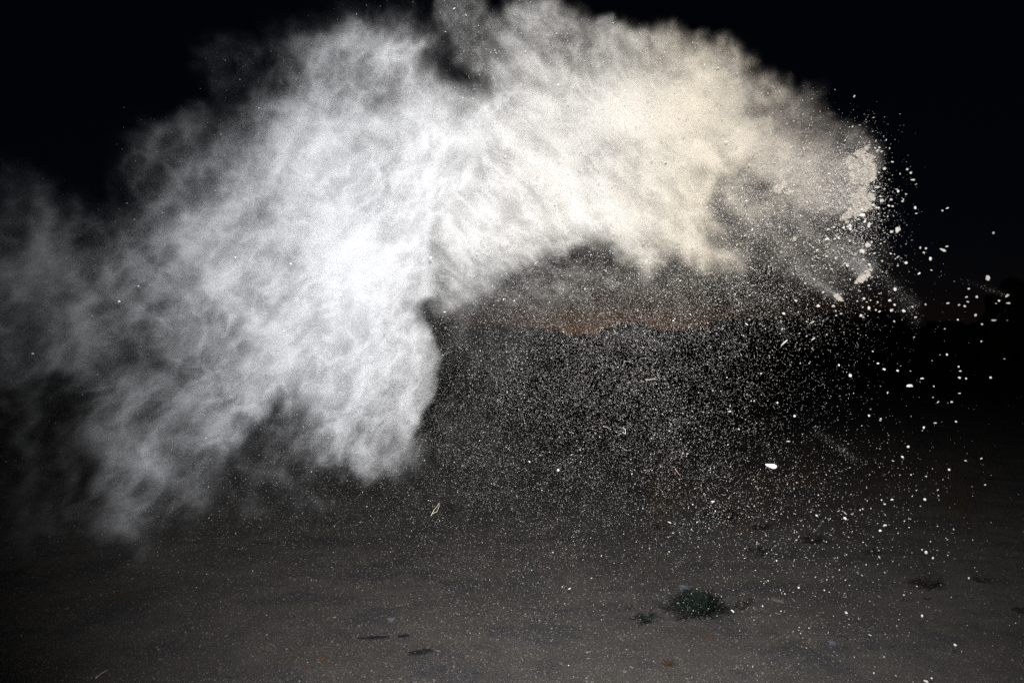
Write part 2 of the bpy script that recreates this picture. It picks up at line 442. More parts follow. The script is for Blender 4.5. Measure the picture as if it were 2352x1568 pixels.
CB = (-.75, 2.15, 3.35, 4.85, 1.4, 3.5)
nC = (340, 240)
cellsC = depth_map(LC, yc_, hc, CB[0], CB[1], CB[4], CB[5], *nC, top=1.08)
u, v = pick(LC ** .6 + .06 * blur(LC ** .5, 20), 20000)
k = len(u)
szC = .00045 + .0008 * rng.exponential(.7, k)
cream = dust('cream_dust_cloud', cellsC, CB, nC, (520, 90, 380), (grain_mat, cv), place(u, v, 4.1 + rng.normal(0, .3, k)), szC,
             [(2.2, .18, 2), (7.0, .15, 3), (18.0, .05, 2)], (.42, .22, 1.9, .18), (R(-44), .30, 2.0, 12.0), seed=8.7)
tag(cream, 'cream dust cloud arching right of the white one towards a lumpy front', 'dust cloud', None, 'stuff')

# ------------------------------------------------------------------ loose grains in the air: far past counting
S_AIR = [
 [0]*24,
 [0,0,0,0,0,0,0,0,0,0,0,0,0,0,0,0,0,0,0,0,0,0,0,0],
 [0,0,0,0,0,0,1,1,1,1,1,1,1,1,1,1,1,1,0,0,0,0,0,0],
 [0,0,0,0,0,0,1,2,2,2,2,2,2,2,3,4,8,12,14,10,2,0,0,0],
 [0,0,0,1,1,1,2,3,3,3,3,3,3,3,4,10,70,95,90,60,5,0,0,0],
 [0,0,0,1,2,2,3,4,4,4,4,5,6,8,10,14,45,90,80,34,5,0.4,0,0],
 [0,0,1,2,2,3,4,5,5,6,30,55,75,85,85,80,80,85,60,22,4,0.6,.1,0],
 [0,1,1,2,2,3,4,5,6,12,60,72,80,85,85,80,75,60,34,12,2,.5,.1,0],
 [0,1,1,2,2,3,4,5,7,14,66,72,70,70,68,64,55,42,20,6,1.2,.3,.1,0],
 [0,1,1,2,3,3,6,7,8,20,60,62,60,56,54,50,42,30,14,5,1,.4,.2,.1],
 [0,1,2,2,4,6,18,8,9,30,54,52,50,48,45,40,32,20,11,5,2,.8,.3,.1],
 [0,1,2,3,8,14,20,22,26,36,44,42,40,37,32,26,20,13,8,4,2,1,.4,.1],
 [0,2,4,8,12,14,16,18,20,25,28,26,24,22,18,14,10,7,5,3,1.6,.9,.4,.1],
 [0,1,3,5,7,8,9,11,13,15,17,17,16,14,10,8,6,4,3,2,1.2,.7,.3,.1],
 [0,1,1,2,3,4,5,7,8,10,12,12,11,9,7,5,3.5,2.6,2,1.4,.8,.5,.2,.1],
 [0,.5,1,1,2,2,3,4,5,6,7,7,7,6,4,3,2.2,1.8,1.4,1,.6,.3,.2,.1]]
SA = coarse(S_AIR)
SA = SA * (1 - .38 * np.clip((UU - 1500) / 200, 0, 1) * np.clip((2050 - UU) / 120, 0, 1) * np.clip((VV - 680) / 80, 0, 1) * np.clip((1150 - VV) / 100, 0, 1))
SA = SA * (1 + .6 * np.clip((UU - 1550) / 250, 0, 1) * np.clip((VV - 950) / 150, 0, 1))
SA = SA * (.6 + .4 * np.clip(1 + 3.2 * blur(rng.normal(size=SA.shape), 9) + 7 * blur(rng.normal(size=SA.shape), 26), 0, 3))
inside = (UU > -60) & (UU < 2412) & (VV > 150) & (VV < 1620)
fog = poly_mask(P_CREAM, 6)
u, v = pick(SA * inside * (1 - .8 * fog * np.clip((1800 - UU) / 80, 0, 1)) + 60 * tongue * np.clip((UU - 1760) / 150, 0, 1), 185000)
k = len(u)
Y = np.clip(3.9 + rng.normal(0, .5, k) - .0004 * np.clip(v - 900, 0, 700) * 1.6, 2.5, 6)
u = np.concatenate([u, rng.normal(1975, 26, 3500), rng.normal(1940, 60, 3000)]); v = np.concatenate([v, rng.normal(425, 58, 3500), rng.normal(520, 70, 3000)])
Y = np.concatenate([Y, rng.normal(3.93, .08, 6500)]); k = len(u)
P = place(u, v, Y)
big = np.clip((u - 900) / 1100, 0.0, 1.0) + .7 * np.clip((u - 1500) / 400, 0, 1) * np.clip((v - 1000) / 200, 0, 1)
near = np.zeros(k); near[-6500:] = 1
size = (1 + .35 * near) * (.00036 + .00040 * big) * np.exp(rng.normal(0, .52, k)) * Y / 4.0
ok = P[:, 2] > .03
vS, fS = speck_mesh(P[ok], size[ok], .8)
grains = link('airborne_grains', mesh_np('airborne_grains', vS, fS, 3), grain_mat)
tag(grains, 'countless tiny white grains hanging in the black air below the dust clouds', 'dust grains', None, 'stuff')

# ------------------------------------------------------------------ the ground
def fbm(x, y, s, o=5, seed=0.0):
    return mnoise.fractal(Vector((x * s + seed, y * s - seed, seed * .37)), 1.0, 2.1, o)
gm = bpy.data.materials.new('packed_dirt'); gm.use_nodes = True
t_ = gm.node_tree; p_ = t_.nodes['Principled BSDF']; p_.inputs['Roughness'].default_value = 1.0; p_.inputs['Specular IOR Level'].default_value = .05
tc = t_.nodes.new('ShaderNodeTexCoord')
def gn(scale, det, rough=.6, sy=1.0):
    mp = t_.nodes.new('ShaderNodeMapping'); mp.inputs['Scale'].default_value = (1, sy, 1); t_.links.new(tc.outputs['Object'], mp.inputs[0])
    n = t_.nodes.new('ShaderNodeTexNoise'); n.inputs['Scale'].default_value = scale; n.inputs['Detail'].default_value = det; n.inputs['Roughness'].default_value = rough
    t_.links.new(mp.outputs[0], n.inputs['Vector']); return n.outputs[0]
def ramp(f, a, b, ca, cb):
    r = t_.nodes.new('ShaderNodeValToRGB'); r.color_ramp.elements[0].position = a; r.color_ramp.elements[1].position = b
    r.color_ramp.elements[0].color = (*ca, 1); r.color_ramp.elements[1].color = (*cb, 1); t_.links.new(f, r.inputs[0]); return r.outputs[0]
def mixc(a, b, f):
    k = t_.nodes.new('ShaderNodeMix'); k.data_type = 'RGBA'
    t_.links.new(f, k.inputs[0]); t_.links.new(a, k.inputs[6]); t_.links.new(b, k.inputs[7]); return k.outputs[2]
soil = ramp(gn(1.7, 5, sy=.7), .35, .68, (.106, .098, .089), (.152, .142, .130))
ash = ramp(gn(30, 5), .3, .7, (.055, .057, .068), (.095, .096, .105))
col = mixc(soil, ash, ramp(gn(1.9, 9, .72, sy=1.0), .50, .60, (0, 0, 0), (.8, .8, .8)))
spk = ramp(gn(210, 3, .75), .54, .66, (0, 0, 0), (1, 1, 1))
lite = t_.nodes.new('ShaderNodeRGB'); lite.outputs[0].default_value = (.21, .20, .19, 1)
col = mixc(col, lite.outputs[0], spk)
dk = ramp(gn(75, 4, .7), .60, .68, (0, 0, 0), (1, 1, 1))
drk = t_.nodes.new('ShaderNodeRGB'); drk.outputs[0].default_value = (.03, .027, .025, 1)
col = mixc(col, drk.outputs[0], dk)
t_.links.new(col, p_.inputs['Base Color'])
bp = t_.nodes.new('ShaderNodeBump'); bp.inputs['Distance'].default_value = .010; t_.links.new(gn(90, 8, .75), bp.inputs['Height']); t_.links.new(bp.outputs[0], p_.inputs['Normal'])
ys = np.concatenate([np.linspace(-6, 2.4, 16), np.linspace(2.5, 9, 240), np.geomspace(9.1, 900, 60)])
xs = np.concatenate([-np.geomspace(900, 6.1, 36), np.linspace(-6, 6, 300), np.geomspace(6.1, 900, 36)])
def ground_z(x, y):
    d = max(0.0, 1 - max(abs(x) / 14, abs(y) / 16))
    return (fbm(x, y, .5, 3, 3.1) * .022 + fbm(x, y, 5, 4, 9) * .0045) * min(1, d * 3)
vg = np.array([(x, y, ground_z(x, y)) for y in ys for x in xs])
nx_ = len(xs); ii, jj = np.meshgrid(np.arange(nx_ - 1), np.arange(len(ys) - 1)); b_ = (jj * nx_ + ii).ravel()
ground = link('ground', mesh_np('ground', vg, np.stack([b_, b_ + 1, b_ + nx_ + 1, b_ + nx_], -1).ravel(), 4, True), gm)
tag(ground, kind='structure')
def on_ground(u, v, lift=0.0):
    p = ground_at(u, v)
    return Vector((p.x, p.y, ground_z(p.x, p.y) + lift))

# grit strewn over the dirt
n = 75000
gu = rng.uniform(-80, 2430, n); gv = 1120 + 480 * rng.uniform(0, 1, n) ** .8
keep = rng.uniform(0, 1, n) < np.clip(.35 + .65 * np.exp(-((gu - 1150) / 700) ** 2), 0, 1)
gu, gv = gu[keep], gv[keep]
GP = np.array([on_ground(a, b, .001) for a, b in zip(gu, gv)])
half = len(GP) * 6 // 10
for nm, lo, hi, mt, sz, lab in (
    ('pale_grit', 0, half, surf('pale_grit', (.36, .35, .34), .9, (.14, .14, .15), 7), .0009, 'fine pale grit and fallen powder strewn over the dirt ground'),
    ('dark_gravel', half, len(GP), surf('dark_gravel', (.06, .055, .05), .9, (.17, .15, .14), 5), .0020, 'small dark brown and grey gravel bits strewn over the dirt ground')):
    q = GP[lo:hi]
    v_, f_ = speck_mesh(q, sz * np.exp(rng.normal(0, .5, len(q))), .5)
    tag(link(nm, mesh_np(nm, v_, f_, 3), mt), lab, 'gravel', None, 'stuff')

# ------------------------------------------------------------------ clods in the air
clod_mat = surf('dry_clod', (.58, .54, .48), .95, (.68, .65, .60), 60, bump=.002, bscale=220)
white_clod = surf('white_clod', (.86, .85, .83), .9, (.80, .78, .75), 40, bump=.002, bscale=180)
tan_clod = surf('tan_clod', (.30, .27, .20), .95, (.36, .32, .26), 60, bump=.002, bscale=220)
def clod_bm(seed, rough=.35, sub=3, stretch=(1, .8, .75), facets=True):
    bm = bmesh.new(); bmesh.ops.create_icosphere(bm, subdivisions=sub, radius=1)
    rnd = random.Random(seed)
    planes = [(Vector((rnd.gauss(0, 1), rnd.gauss(0, 1), rnd.gauss(0, 1))).normalized(), rnd.uniform(.62, .9)) for _ in range(7)]
    for w in bm.verts:
        c = w.co.normalized()
        r = 1 + rough * mnoise.fractal(c * 1.6 + Vector((seed * 3.3, 0, seed)), 1, 2, 4)
        p = c * r
        for n_, d_ in planes:
            e = p.dot(n_) - d_
            if e > 0: p -= n_ * e * .97
        w.co = Vector((p.x * stretch[0], p.y * stretch[1], p.z * stretch[2]))
    return bm
clod_meshes = []
for i, st in enumerate([(1, .85, .8), (1, .7, .72), (1, .9, .6), (1, .6, .55), (1, .8, .45), (1, .95, .9)]):
    clod_meshes.append(bm_mesh('clod_%d' % i, clod_bm(i + 1, .42, 3, st), False))
clod_meshes.append(bm_mesh('clod_long', clod_bm(21, .22, 3, (1, .42, .42)), True))
mesh_by_mat = {}
def clod_mesh(i, mat):
    k = (i, mat.name)
    if k not in mesh_by_mat:
        me = clod_meshes[i].copy(); me.materials.append(mat); mesh_by_mat[k] = me
    return mesh_by_mat[k]
def clod(u, v, w, h, ang, Y, label=None, group=None, mat=None, shape=None, name='dirt_clod', cat='clod'):
    mat = mat or clod_mat
    i = shape if shape is not None else (6 if max(w, h) / max(1, min(w, h)) > 1.9 else random.randrange(6))
    o = bpy.data.objects.new(name, clod_mesh(i, mat)); C.objects.link(o)
    o.location = at(u, v, Y)
    w *= .88; h *= .88
    rx = w / 2 * Y / F / .9; rz = h / 2 * Y / F / .72
    if i == 6: rx = max(w, h) / 2 * Y / F; rz = min(w, h) / 2 * Y / F / .42
    o.scale = (rx, (rx + rz) / 2, rz)
    o.rotation_euler = (random.uniform(-.3, .3), R(ang), random.uniform(-.5, .5))
    tag(o, label, cat, group)
    return o
UNIQUE = [ # u, v, width, height, tilt, distance, what it looks like
 (1772,1069,30,13,14,2.6,'large overexposed white oblong clod, the biggest one over the dark lower right', white_clod),
 (2090,886,16,10,4,3.2,'bright white lumpy clod level with the tree line, right of the speck field', white_clod),
 (2062,529,12,19,28,4.0,'biggest tan squared clod right of the cream cloud, tilted over the dark sky', clod_mat),
 (1994,563,12,11,-30,4.0,'rounded pale clod just above the middle dust trail', clod_mat),
 (2166,574,7,16,30,4.1,'slim tall slanted clod touching a tiny crumb, far out in the sky', clod_mat),
 (2283,735,15,8,-8,4.2,'flat wide pale clod low beside the dark tree at the far right', clod_mat),
 (2269,638,9,12,0,4.2,'upright egg-shaped clod highest of those near the dark tree', clod_mat),
 (2314,679,10,9,-30,4.2,'clod with a faint dust tail against the dark tree', clod_mat),
 (2316,696,10,5,4,4.2,'thin flat sliver right below the tailed clod at the dark tree', clod_mat),
 (2177,696,9,7,-10,4.1,'squarish clod alone above the horizon between cloud and dark tree', clod_mat),
 (2097,413,12,6,0,4.1,'wedge-shaped flat clod, lowest but one of the arc right of the cream front', clod_mat),
 (2084,389,5,9,30,4.1,'top slanted clod of the arc right of the cream front', clod_mat),
 (2032,388,9,8,0,4.0,'blunt D-shaped clod just right of the upper powder lump', clod_mat),
 (2017,346,9,10,0,4.0,'round pale clod above the upper powder lump', clod_mat),
 (2015,430,14,6,-10,4.0,'ragged horizontal chip sticking out between the two powder lumps', clod_mat),
 (2006,439,10,8,20,3.95,'rounded clod pressed on the top of the lower powder lump', clod_mat),
 (2026,461,11,7,-22,4.0,'slanted lens-shaped clod right of the lower powder lump', clod_mat),
 (2047,458,8,10,30,4.0,'tilted squarish clod second to the right of the lower powder lump', clod_mat),
 (1953,862,7,7,0,3.7,'round white pellet in the black air right of the dense specks', white_clod),
 (2118,869,7,5,0,3.8,'small white pellet just above and right of the bright lumpy clod', white_clod),
 (1981,577,11,10,-20,3.9,'ragged clod head of the short upper dust trail', clod_mat),
 (2048,712,10,6,-30,4.0,'slanted pale clod on the horizon below the long faint trails', clod_mat),
 (1683,1403,9,5,45,3.3,'white oval clod over the right edge of the green weed', white_clod),
 (2118,1414,5,8,0,3.3,'small upright white pellet over bare dirt at the lower right', white_clod),
 (2194,1480,7,5,10,3.2,'creamy pellet near the bottom right over the dirt', white_clod),
 (2127,1564,10,8,20,3.2,'white clod cut by the bottom edge of the picture', white_clod),
 (2140,1557,5,5,0,3.2,'tiny crumb next to the clod at the bottom edge', white_clod),
 (540,591,5,4,20,3.3,'white pellet highest of those inside the left white cloud', white_clod),
 (318,657,5,4,-30,3.4,'white pellet in the grey veil at left, upper of a pair', white_clod),
 (274,692,6,4,-20,3.4,'white pellet in the grey veil at left, lower of a pair', white_clod),
 (75,812,6,5,0,3.4,'white pellet nearest the left edge in the dark veil', white_clod),
 (668,606,5,5,0,3.2,'single white pellet in the bright middle of the white cloud', white_clod),
 (1021,716,6,4,-10,3.3,'flat white pellet right beside the straight edge of the white cloud', white_clod),
 (990,592,7,6,-40,3.3,'white pellet on the boundary between the white and the cream cloud', white_clod),
 (1714,461,7,5,-20,3.6,'bright oval pellet in the grey speckle under the cream cloud', white_clod),
 (1669,325,5,3,-20,3.7,'small white chip in front of the beige part of the cream cloud', white_clod),
 (1953,553,8,9,0,3.9,'tan flake with square edges inside the speckle left of the dust trails', tan_clod),
 (1825,548,10,12,0,3.9,'tan square flake in the dense speckle left of the dust trails', tan_clod),
 (1900,562,14,5,-20,3.9,'olive tan flat flake in the speckle above the middle dust trail', tan_clod),
 (1899,549,10,8,-30,3.9,'cream flake above the olive flat flake in the speckle', clod_mat),
 (1853,612,7,9,0,3.9,'pinkish upright flake in the speckle left of the middle dust trail', tan_clod)]
for (u, v, w, h, a, Y, lab, mt) in UNIQUE:
    clod(u, v, w, h, a, Y, lab, None, mt)
G_ARC = ('small pale crumb flying in black sky just right of the lumpy cream front', 'crumbs right of the cream front')
G_FAR = ('tiny pale crumb scattered far out in the dark air at the right', 'crumbs far out at right')
G_SPR = ('white grain standing out large within the thick speckle between cloud and horizon', 'big grains in the speckle')
G_LOW = ('white grain in the sparse spray over the dark ground at lower right', 'grains over the ground')
FIX = [(1962,222,4,7,30),(1958,291,6,5,-30),(1996,333,8,5,0),(2025,348,7,6,0),(2019,396,7,6,0),(2092,397,5,8,25),(2104,423,7,4,-25),(2063,440,6,8,20),(2006,473,9,8,0),
 (2102,477,5,7,0),(2176,478,8,4,-25),(2165,484,5,5,0),(2081,446,5,4,0),(2075,458,4,4,0),(2073,462,5,6,0),(1981,494,12,7,-10),(1987,509,8,6,-40),(1996,517,7,11,20),(1946,510,12,7,-20),
 (1953,525,7,8,10),(2048,532,8,6,-10),(2175,566,6,5,0),(2137,594,6,8,-10),(2282,535,6,5,0),(2063,590,8,5,-25),(2062,610,5,5,0),(2127,571,5,6,0),(2122,580,5,4,0),(2111,628,7,6,-30),
 (2225,663,5,6,0),(2220,682,6,5,-20),(2244,682,6,7,-30),(2223,693,6,4,20),(2216,703,7,4,20),(2295,691,6,6,0),(2288,697,4,4,0),(2241,724,5,7,-20),(2056,664,7,8,0),(2044,690,8,6,-20),
 (2020,715,8,6,-20),(1996,707,6,8,0),(1978,724,6,6,0),(2103,728,8,6,-10),(2054,738,5,4,0),(2076,714,7,7,-30),(2012,712,5,5,0),(1932,720,7,6,0),(2055,700,5,5,0),(2126,699,4,4,0),
 (2200,734,4,4,0),(2170,755,4,4,0),(2254,784,4,4,0),(2175,814,5,5,0),(2307,824,4,3,0),(2202,842,4,4,0),(2206,852,5,4,0),(2219,869,4,4,0),(2204,903,7,3,0),(2145,887,4,4,0),
 (2143,912,4,4,0),(2155,923,6,4,-30),(2186,923,5,6,0),(2196,968,5,4,0),(2148,971,7,4,0),(2023,961,5,6,0),(2022,965,6,5,0),(1996,954,4,5,-20),(1927,838,4,4,0),(1748,857,5,6,0),
 (1802,786,22,4,-42),(1868,778,12,5,-35),(1865,740,14,3,-30),(1811,1013,12,4,5),(1825,955,5,5,20),(1697,985,5,4,0),(1786,925,5,4,0),(1538,1199,3,10,28),(1637,1151,3,10,5),
 (1282,1079,6,8,-20),(1308,1351,4,8,-20),(1230,604,12,3,-55),(1144,690,5,4,0),(1290,633,4,4,0),(1344,663,6,4,-60),(2032,1157,5,4,0),(2025,1148,4,4,0),(1941,1190,8,5,20),
 (2033,1206,8,7,0),(2022,1218,6,5,-40),(2127,1268,8,6,30),(2143,1281,5,5,0),(2118,1262,4,4,0),(2180,1078,5,5,0),(2127,1093,5,5,0),(2225,1327,5,5,0),(1876,1183,6,4,10)]
def where(u, v):
    if v > 1130:
        return (G_LOW if u < 1900 else ('white grain in the sparse spray over the dark ground near the right edge', 'grains over the ground near the right edge')) if v < 1300 else \
               ('white grain in front of the bare dirt low at the right', 'grains in front of the bare dirt')
    if u > 1935 and v < 640 and u <= 2120:
        if v < 370: return ('small pale crumb above the upper powder lump at the head of the cream cloud', 'crumbs above the upper lump')
        if u > 2055: return ('small pale crumb in open sky a little way right of the powder lumps', 'crumbs in the sky right of the lumps')
        return G_ARC if v < 505 else ('pale crumb in the thick swarm just below the lower powder lump', 'crumbs below the lower lump')
    if u > 2120: return G_FAR if v < 735 else ('tiny white crumb far right in the black below the skyline', 'crumbs below the skyline at right')
    if v > 760: return ('white grain in the thinning black air right of the speckle, below the skyline', 'grains right of the speckle')
    return G_SPR if u < 1990 else ('pale crumb around the faint dust trails just above the skyline', 'crumbs around the dust trails')
for (u, v, w, h, a) in FIX:
    g = where(u, v)
    clod(u, v, w, h, a, random.uniform(3.4, 4.3), g[0], g[1], clod_mat if v < 800 else white_clod)
n_more = 250 - len(FIX)
cnt = 0
while cnt < n_more:
    z = random.random()
    if z < .30: u, v, g = random.gauss(2012, 34), random.gauss(500, 75), G_ARC
    elif z < .42: u, v, g = random.uniform(1990, 2290), random.uniform(560, 1150), G_FAR
    elif z < .82: u, v, g = random.gauss(1930, 70), random.gauss(600, 85), G_SPR
    else: u, v, g = random.uniform(1650, 2120), random.uniform(1150, 1500), G_LOW
    if g is G_ARC and (u < 2005 and v < 500): continue
    if g is G_SPR and (u > 2060 or v < 440): continue
    w = random.uniform(3.0, 7.5) if g is not G_LOW else random.uniform(2.6, 4)
    g = where(u, v)
    clod(u, v, w, w * random.uniform(.55, 1), random.uniform(-40, 40), random.uniform(3.5, 4.4), g[0], g[1], clod_mat if v < 800 else white_clod)
    cnt += 1

# lumps of packed powder at the head of the cloud
lump_mat = surf('packed_powder', (.36, .32, .27), 1.0, (.50, .46, .40), 45, bump=.006, bscale=90, detail=8)
def powder_lump(parts, Y, label, seed, rough=.5, sub=5):
    cx = sum(p[0] for p in parts) / len(parts); cy = sum(p[1] for p in parts) / len(parts)
    c0 = at(cx, cy, Y)
    rs = random.Random(int(seed)); full = [(u, v, r * .86, dy) for u, v, r, dy in parts]
    for u, v, r, dy in parts:
        for _ in range(5 if sub > 4 else 3):
            a = rs.uniform(0, 6.28); full.append((u + math.cos(a) * r * rs.uniform(.8, 1.25), v + math.sin(a) * r * rs.uniform(.8, 1.25), r * rs.uniform(.16, .38), dy + rs.uniform(-.03, .02)))
    bm = bmesh.new()
    for k, (u, v, r, dy) in enumerate(full):
        tmp = bmesh.new(); bmesh.ops.create_icosphere(tmp, subdivisions=sub if k < len(parts) else 3, radius=1)
        rr = r * Y / F
        for w in tmp.verts:
            c = w.co.normalized()
            d = 1.5 * rough * mnoise.fractal(c * 2.6 + Vector((seed + k * 5, 0, 0)), 1, 2.1, 6)
            d -= .35 * max(0, mnoise.noise(c * 7 + Vector((seed, k, 3))) - .28)       # pits
            w.co = c * rr * (1 + d) + at(u, v, Y + dy) - c0
        me_ = bpy.data.meshes.new('tmp'); tmp.to_mesh(me_); tmp.free(); bm.from_mesh(me_); bpy.data.meshes.remove(me_)
    me = bm_mesh('powder_lump', bm, True)
    o = link('powder_lump', me, lump_mat, loc=c0)
    rm = o.modifiers.new('fuse', 'REMESH'); rm.mode = 'VOXEL'; rm.voxel_size = .0022
    tag(o, label, 'powder lump')
    return o
powder_lump([(1985,378,22,0),(1965,395,16,.02),(2000,392,14,-.01),(1952,372,12,.03),(1990,408,14,0),(1972,352,8,.02),(1990,340,5,0),(1960,412,9,.03)], 4.0,
            'upper pitted lump of packed powder at the head of the cream cloud', 1.0)
powder_lump([(1978,440,11,.02),(1972,458,16,0),(1984,470,15,-.01),(1966,484,12,.02),(1998,452,9,0),(1952,490,9,.03),(1990,425,6,.02),(1940,500,8,.02)], 4.0,
            'lower cracked lump of packed powder at the head of the cream cloud', 7.0)
powder_lump([(1992,628,8,0),(1984,637,9,.01),(1975,643,6,.01),(1999,620,5,0),(1967,648,4,.02)], 4.0, 'small crumbling lump at the end of the middle dust trail', 13.0, .6, 4)
powder_lump([(1928,685,6,0),(1920,679,6,.02),(1932,689,4,0)], 4.0, 'small square lump at the end of the lower dust trail', 17.0, .45, 4)
powder_lump([(1788,433,10,.04),(1800,425,8,.04),(1812,440,7,.04)], 4.15, 'soft beige lump half buried in the cream cloud above the speckle', 23.0, .6, 4)

# the dust trails behind the lumps
TB = (1.05, 2.75, 3.7, 4.4, .7, 2.45)
nT = (170, 150)
def yt(X, Z): return 4.02 + 0 * X
def ht(X, Z, l): return .05 + .05 * np.clip(l * 6, 0, 1)
cellsT = depth_map(TR * .75, yt, ht, TB[0], TB[1], TB[4], TB[5], *nT)
u, v = pick(TR, 5000)
tv = vol_material('trail_powder', [(0, (.93, .93, .92)), (1, (.90, .89, .87))], (1, 2.7))
trail = dust('dust_trail', cellsT, TB, nT, (300, 40, 300), (grain_mat, tv), place(u, v, 4.02 + rng.normal(0, .05, len(u))), .0005 + .0005 * rng.exponential(.6, len(u)),
             [(5.0, .05, 2)], (.5, .5, .5, .4), (R(40), .5, 3.0, 26.0), seed=1.7, ywob=.1)
tag(trail, 'thin grey dust trails streaming diagonally behind the small flying lumps at right', 'dust trails', None, 'stuff')
# ------------------------------------------------------------------ straws and fibres blown up with the dust
def tube(name, pts, r, mat, label, cat='straw'):
    bm = bmesh.new()
    def ring(p, d, rr):
        a = d.cross(Vector((0, 1, 0.2))).normalized(); b = d.cross(a).normalized()
        return [bm.verts.new(p + (a * math.cos(q) + b * math.sin(q)) * rr) for q in [k * math.pi / 3 for k in range(6)]]
    for line in pts:
        prev = None
        c0_ = line
        for i, p in enumerate(line):
            d = (line[min(i + 1, len(line) - 1)] - line[max(i - 1, 0)]).normalized()
            rr = r * (1 - .6 * i / max(1, len(line) - 1))
            cur = ring(p, d, rr)
            if prev:
                for k in range(6): bm.faces.new((prev[k], prev[(k + 1) % 6], cur[(k + 1) % 6], cur[k]))
            else: bm.faces.new(cur)
            prev = cur
        bm.faces.new(prev[::-1])
    c = pts[0][0].copy()
    for w in bm.verts: w.co -= c
    bmesh.ops.recalc_face_normals(bm, faces=bm.faces)
    o = link(name, bm_mesh(name, bm, True), mat, loc=c)
    return tag(o, label, cat)
def path(pts, Y, dy=.05):
    out = []
    for i in range(len(pts) - 1):
        for k in range(4):
            t = k / 4; out.append(at(pts[i][0] * (1 - t) + pts[i + 1][0] * t, pts[i][1] * (1 - t) + pts[i + 1][1] * t, Y + dy * (i + t) / len(pts)))
    out.append(at(*pts[-1], Y + dy)); return out
straw_mat = surf('dry_straw', (.72, .62, .50), .7, (.85, .78, .68), 80)
tube('forked_straw', [path([(990,1184),(996,1172),(1004,1162),(1010,1152)], 3.2), path([(994,1178),(1003,1175),(1008,1164),(1009,1154)], 3.2)], .0007, straw_mat, 'pale forked straw tumbling over the dark ground below the white cloud')
tube('straw', [path([(1483,871),(1491,872),(1500,870),(1509,868)], 3.4)], .0013, straw_mat, 'pale straw lying level in the middle of the speckled air')
tube('curled_fibre', [path([(1430,992),(1437,996),(1436,985),(1431,982),(1434,977)], 3.4)], .0011, straw_mat, 'curled white fibre in the black air below the speckle', 'fibre')
tube('curved_fibre', [path([(1385,979),(1392,980),(1398,982),(1402,987)], 3.4)], .0009, straw_mat, 'short curved fibre left of the curled one', 'fibre')
tube('straw', [path([(1551,1076),(1555,1083),(1560,1089),(1564,1093)], 3.2)], .0011, surf('reddish_straw', (.70, .42, .30), .7), 'reddish slanted straw over the dark ground right of centre')
tube('straw', [path([(1488,452),(1496,455),(1505,459)], 3.5)], .0011, straw_mat, 'white straw in front of the cream cloud')
tube('straw', [path([(1928,684),(1910,678)], 3.9), ], .0008, straw_mat, 'tiny pale stem by the lower dust trail lump')
tube('straw', [path([(1112,386),(1114,392),(1117,400)], 3.4)], .0008, straw_mat, 'hair-thin white straw in front of the meeting of both clouds')

# ------------------------------------------------------------------ weeds on the ground
weed_mat = surf('weed_green', (.012, .021, .015), .7, (.018, .030, .021), 30, spec=.15)
weed_brown = surf('weed_brown', (.026, .021, .017), .8, (.018, .022, .015), 12)
dry_mat = surf('dry_grass', (.06, .040, .028), .85, (.035, .03, .022), 6)
def weed(name, u, v, wpx, hpx, n, mat, label, group=None, lobes=2, seed=0, flat=.55, wid=.0035, tip=None, cat='weed'):
    """rosette of narrow forked leaves: inner leaves green, outer tips brown"""
    rnd = random.Random(seed)
    root = on_ground(u, v)
    Y = root.y; rad = wpx / 2 * Y / F; ht = hpx * Y / F
    e = bpy.data.objects.new(name, None); C.objects.link(e); e.location = root
    tag(e, label, cat, group)
    def leaves(num, rmin, rmax, hmax, forks):
        bm = bmesh.new()
        def strip(p0, d, L, lift, w, droop):
            side = d.cross(Vector((0, 0, 1))).normalized(); prev = None; S = 7; out = []
            for k in range(S + 1):
                t = k / S
                p = p0 + d * L * t + Vector((0, 0, lift * math.sin(t * math.pi * .62) - droop * t * t))
                p.z = max(p.z, .002)
                ww = w * (1 - t ** 2.2) + .0003
                cur = (bm.verts.new(p - side * ww), bm.verts.new(p + side * ww + Vector((0, 0, w * .5))))
                if prev: bm.faces.new((prev[0], prev[1], cur[1], cur[0]))
                prev = cur; out.append(p)
            return out
        for i in range(num):
            a = rnd.uniform(0, 2 * math.pi); L = rnd.uniform(rmin, rmax) * rad
            d = Vector((math.cos(a), math.sin(a) * .9, 0))
            base = Vector((rnd.gauss(0, .10) * rad, rnd.gauss(0, .08) * rad, 0))
            lf = rnd.uniform(.3, 1.0) * hmax * ht * (1.35 - L / rad)
            pts = strip(base, d, L, lf, wid * rnd.uniform(.6, 1.1), lf * rnd.uniform(.1, .5))
            for f in range(forks):
                for sgn in (-1, 1):
                    if rnd.random() < .7:
                        k = rnd.choice((3, 4, 5)); b = a + sgn * rnd.uniform(.35, .7)
                        strip(pts[k].copy(), Vector((math.cos(b), math.sin(b), rnd.uniform(.0, .5))).normalized(), L * rnd.uniform(.18, .34), 0, wid * .45, 0)
        return bm
    m1 = bm_mesh('leaves', leaves(n, .35, .85, 1.0, lobes)); m1.materials.append(mat)
    o1 = bpy.data.objects.new('leaves', m1); C.objects.link(o1); o1.parent = e
    if tip:
        m2 = bm_mesh('dry_leaves', leaves(max(4, n // 3), .75, 1.1, .6, lobes + 1)); m2.materials.append(tip)
        o2 = bpy.data.objects.new('dry_leaves', m2); C.objects.link(o2); o2.parent = e
    return e
weed('green_weed', 1606, 1405, 168, 78, 420, weed_mat, 'dense dark green weed tuft, the largest plant on the dirt', seed=1, wid=.0022, tip=weed_brown)
weed('green_weed', 1490, 1425, 92, 40, 36, weed_mat, 'smaller sparse weed with brown tips left of the large green tuft', seed=2, wid=.0022, tip=weed_brown)
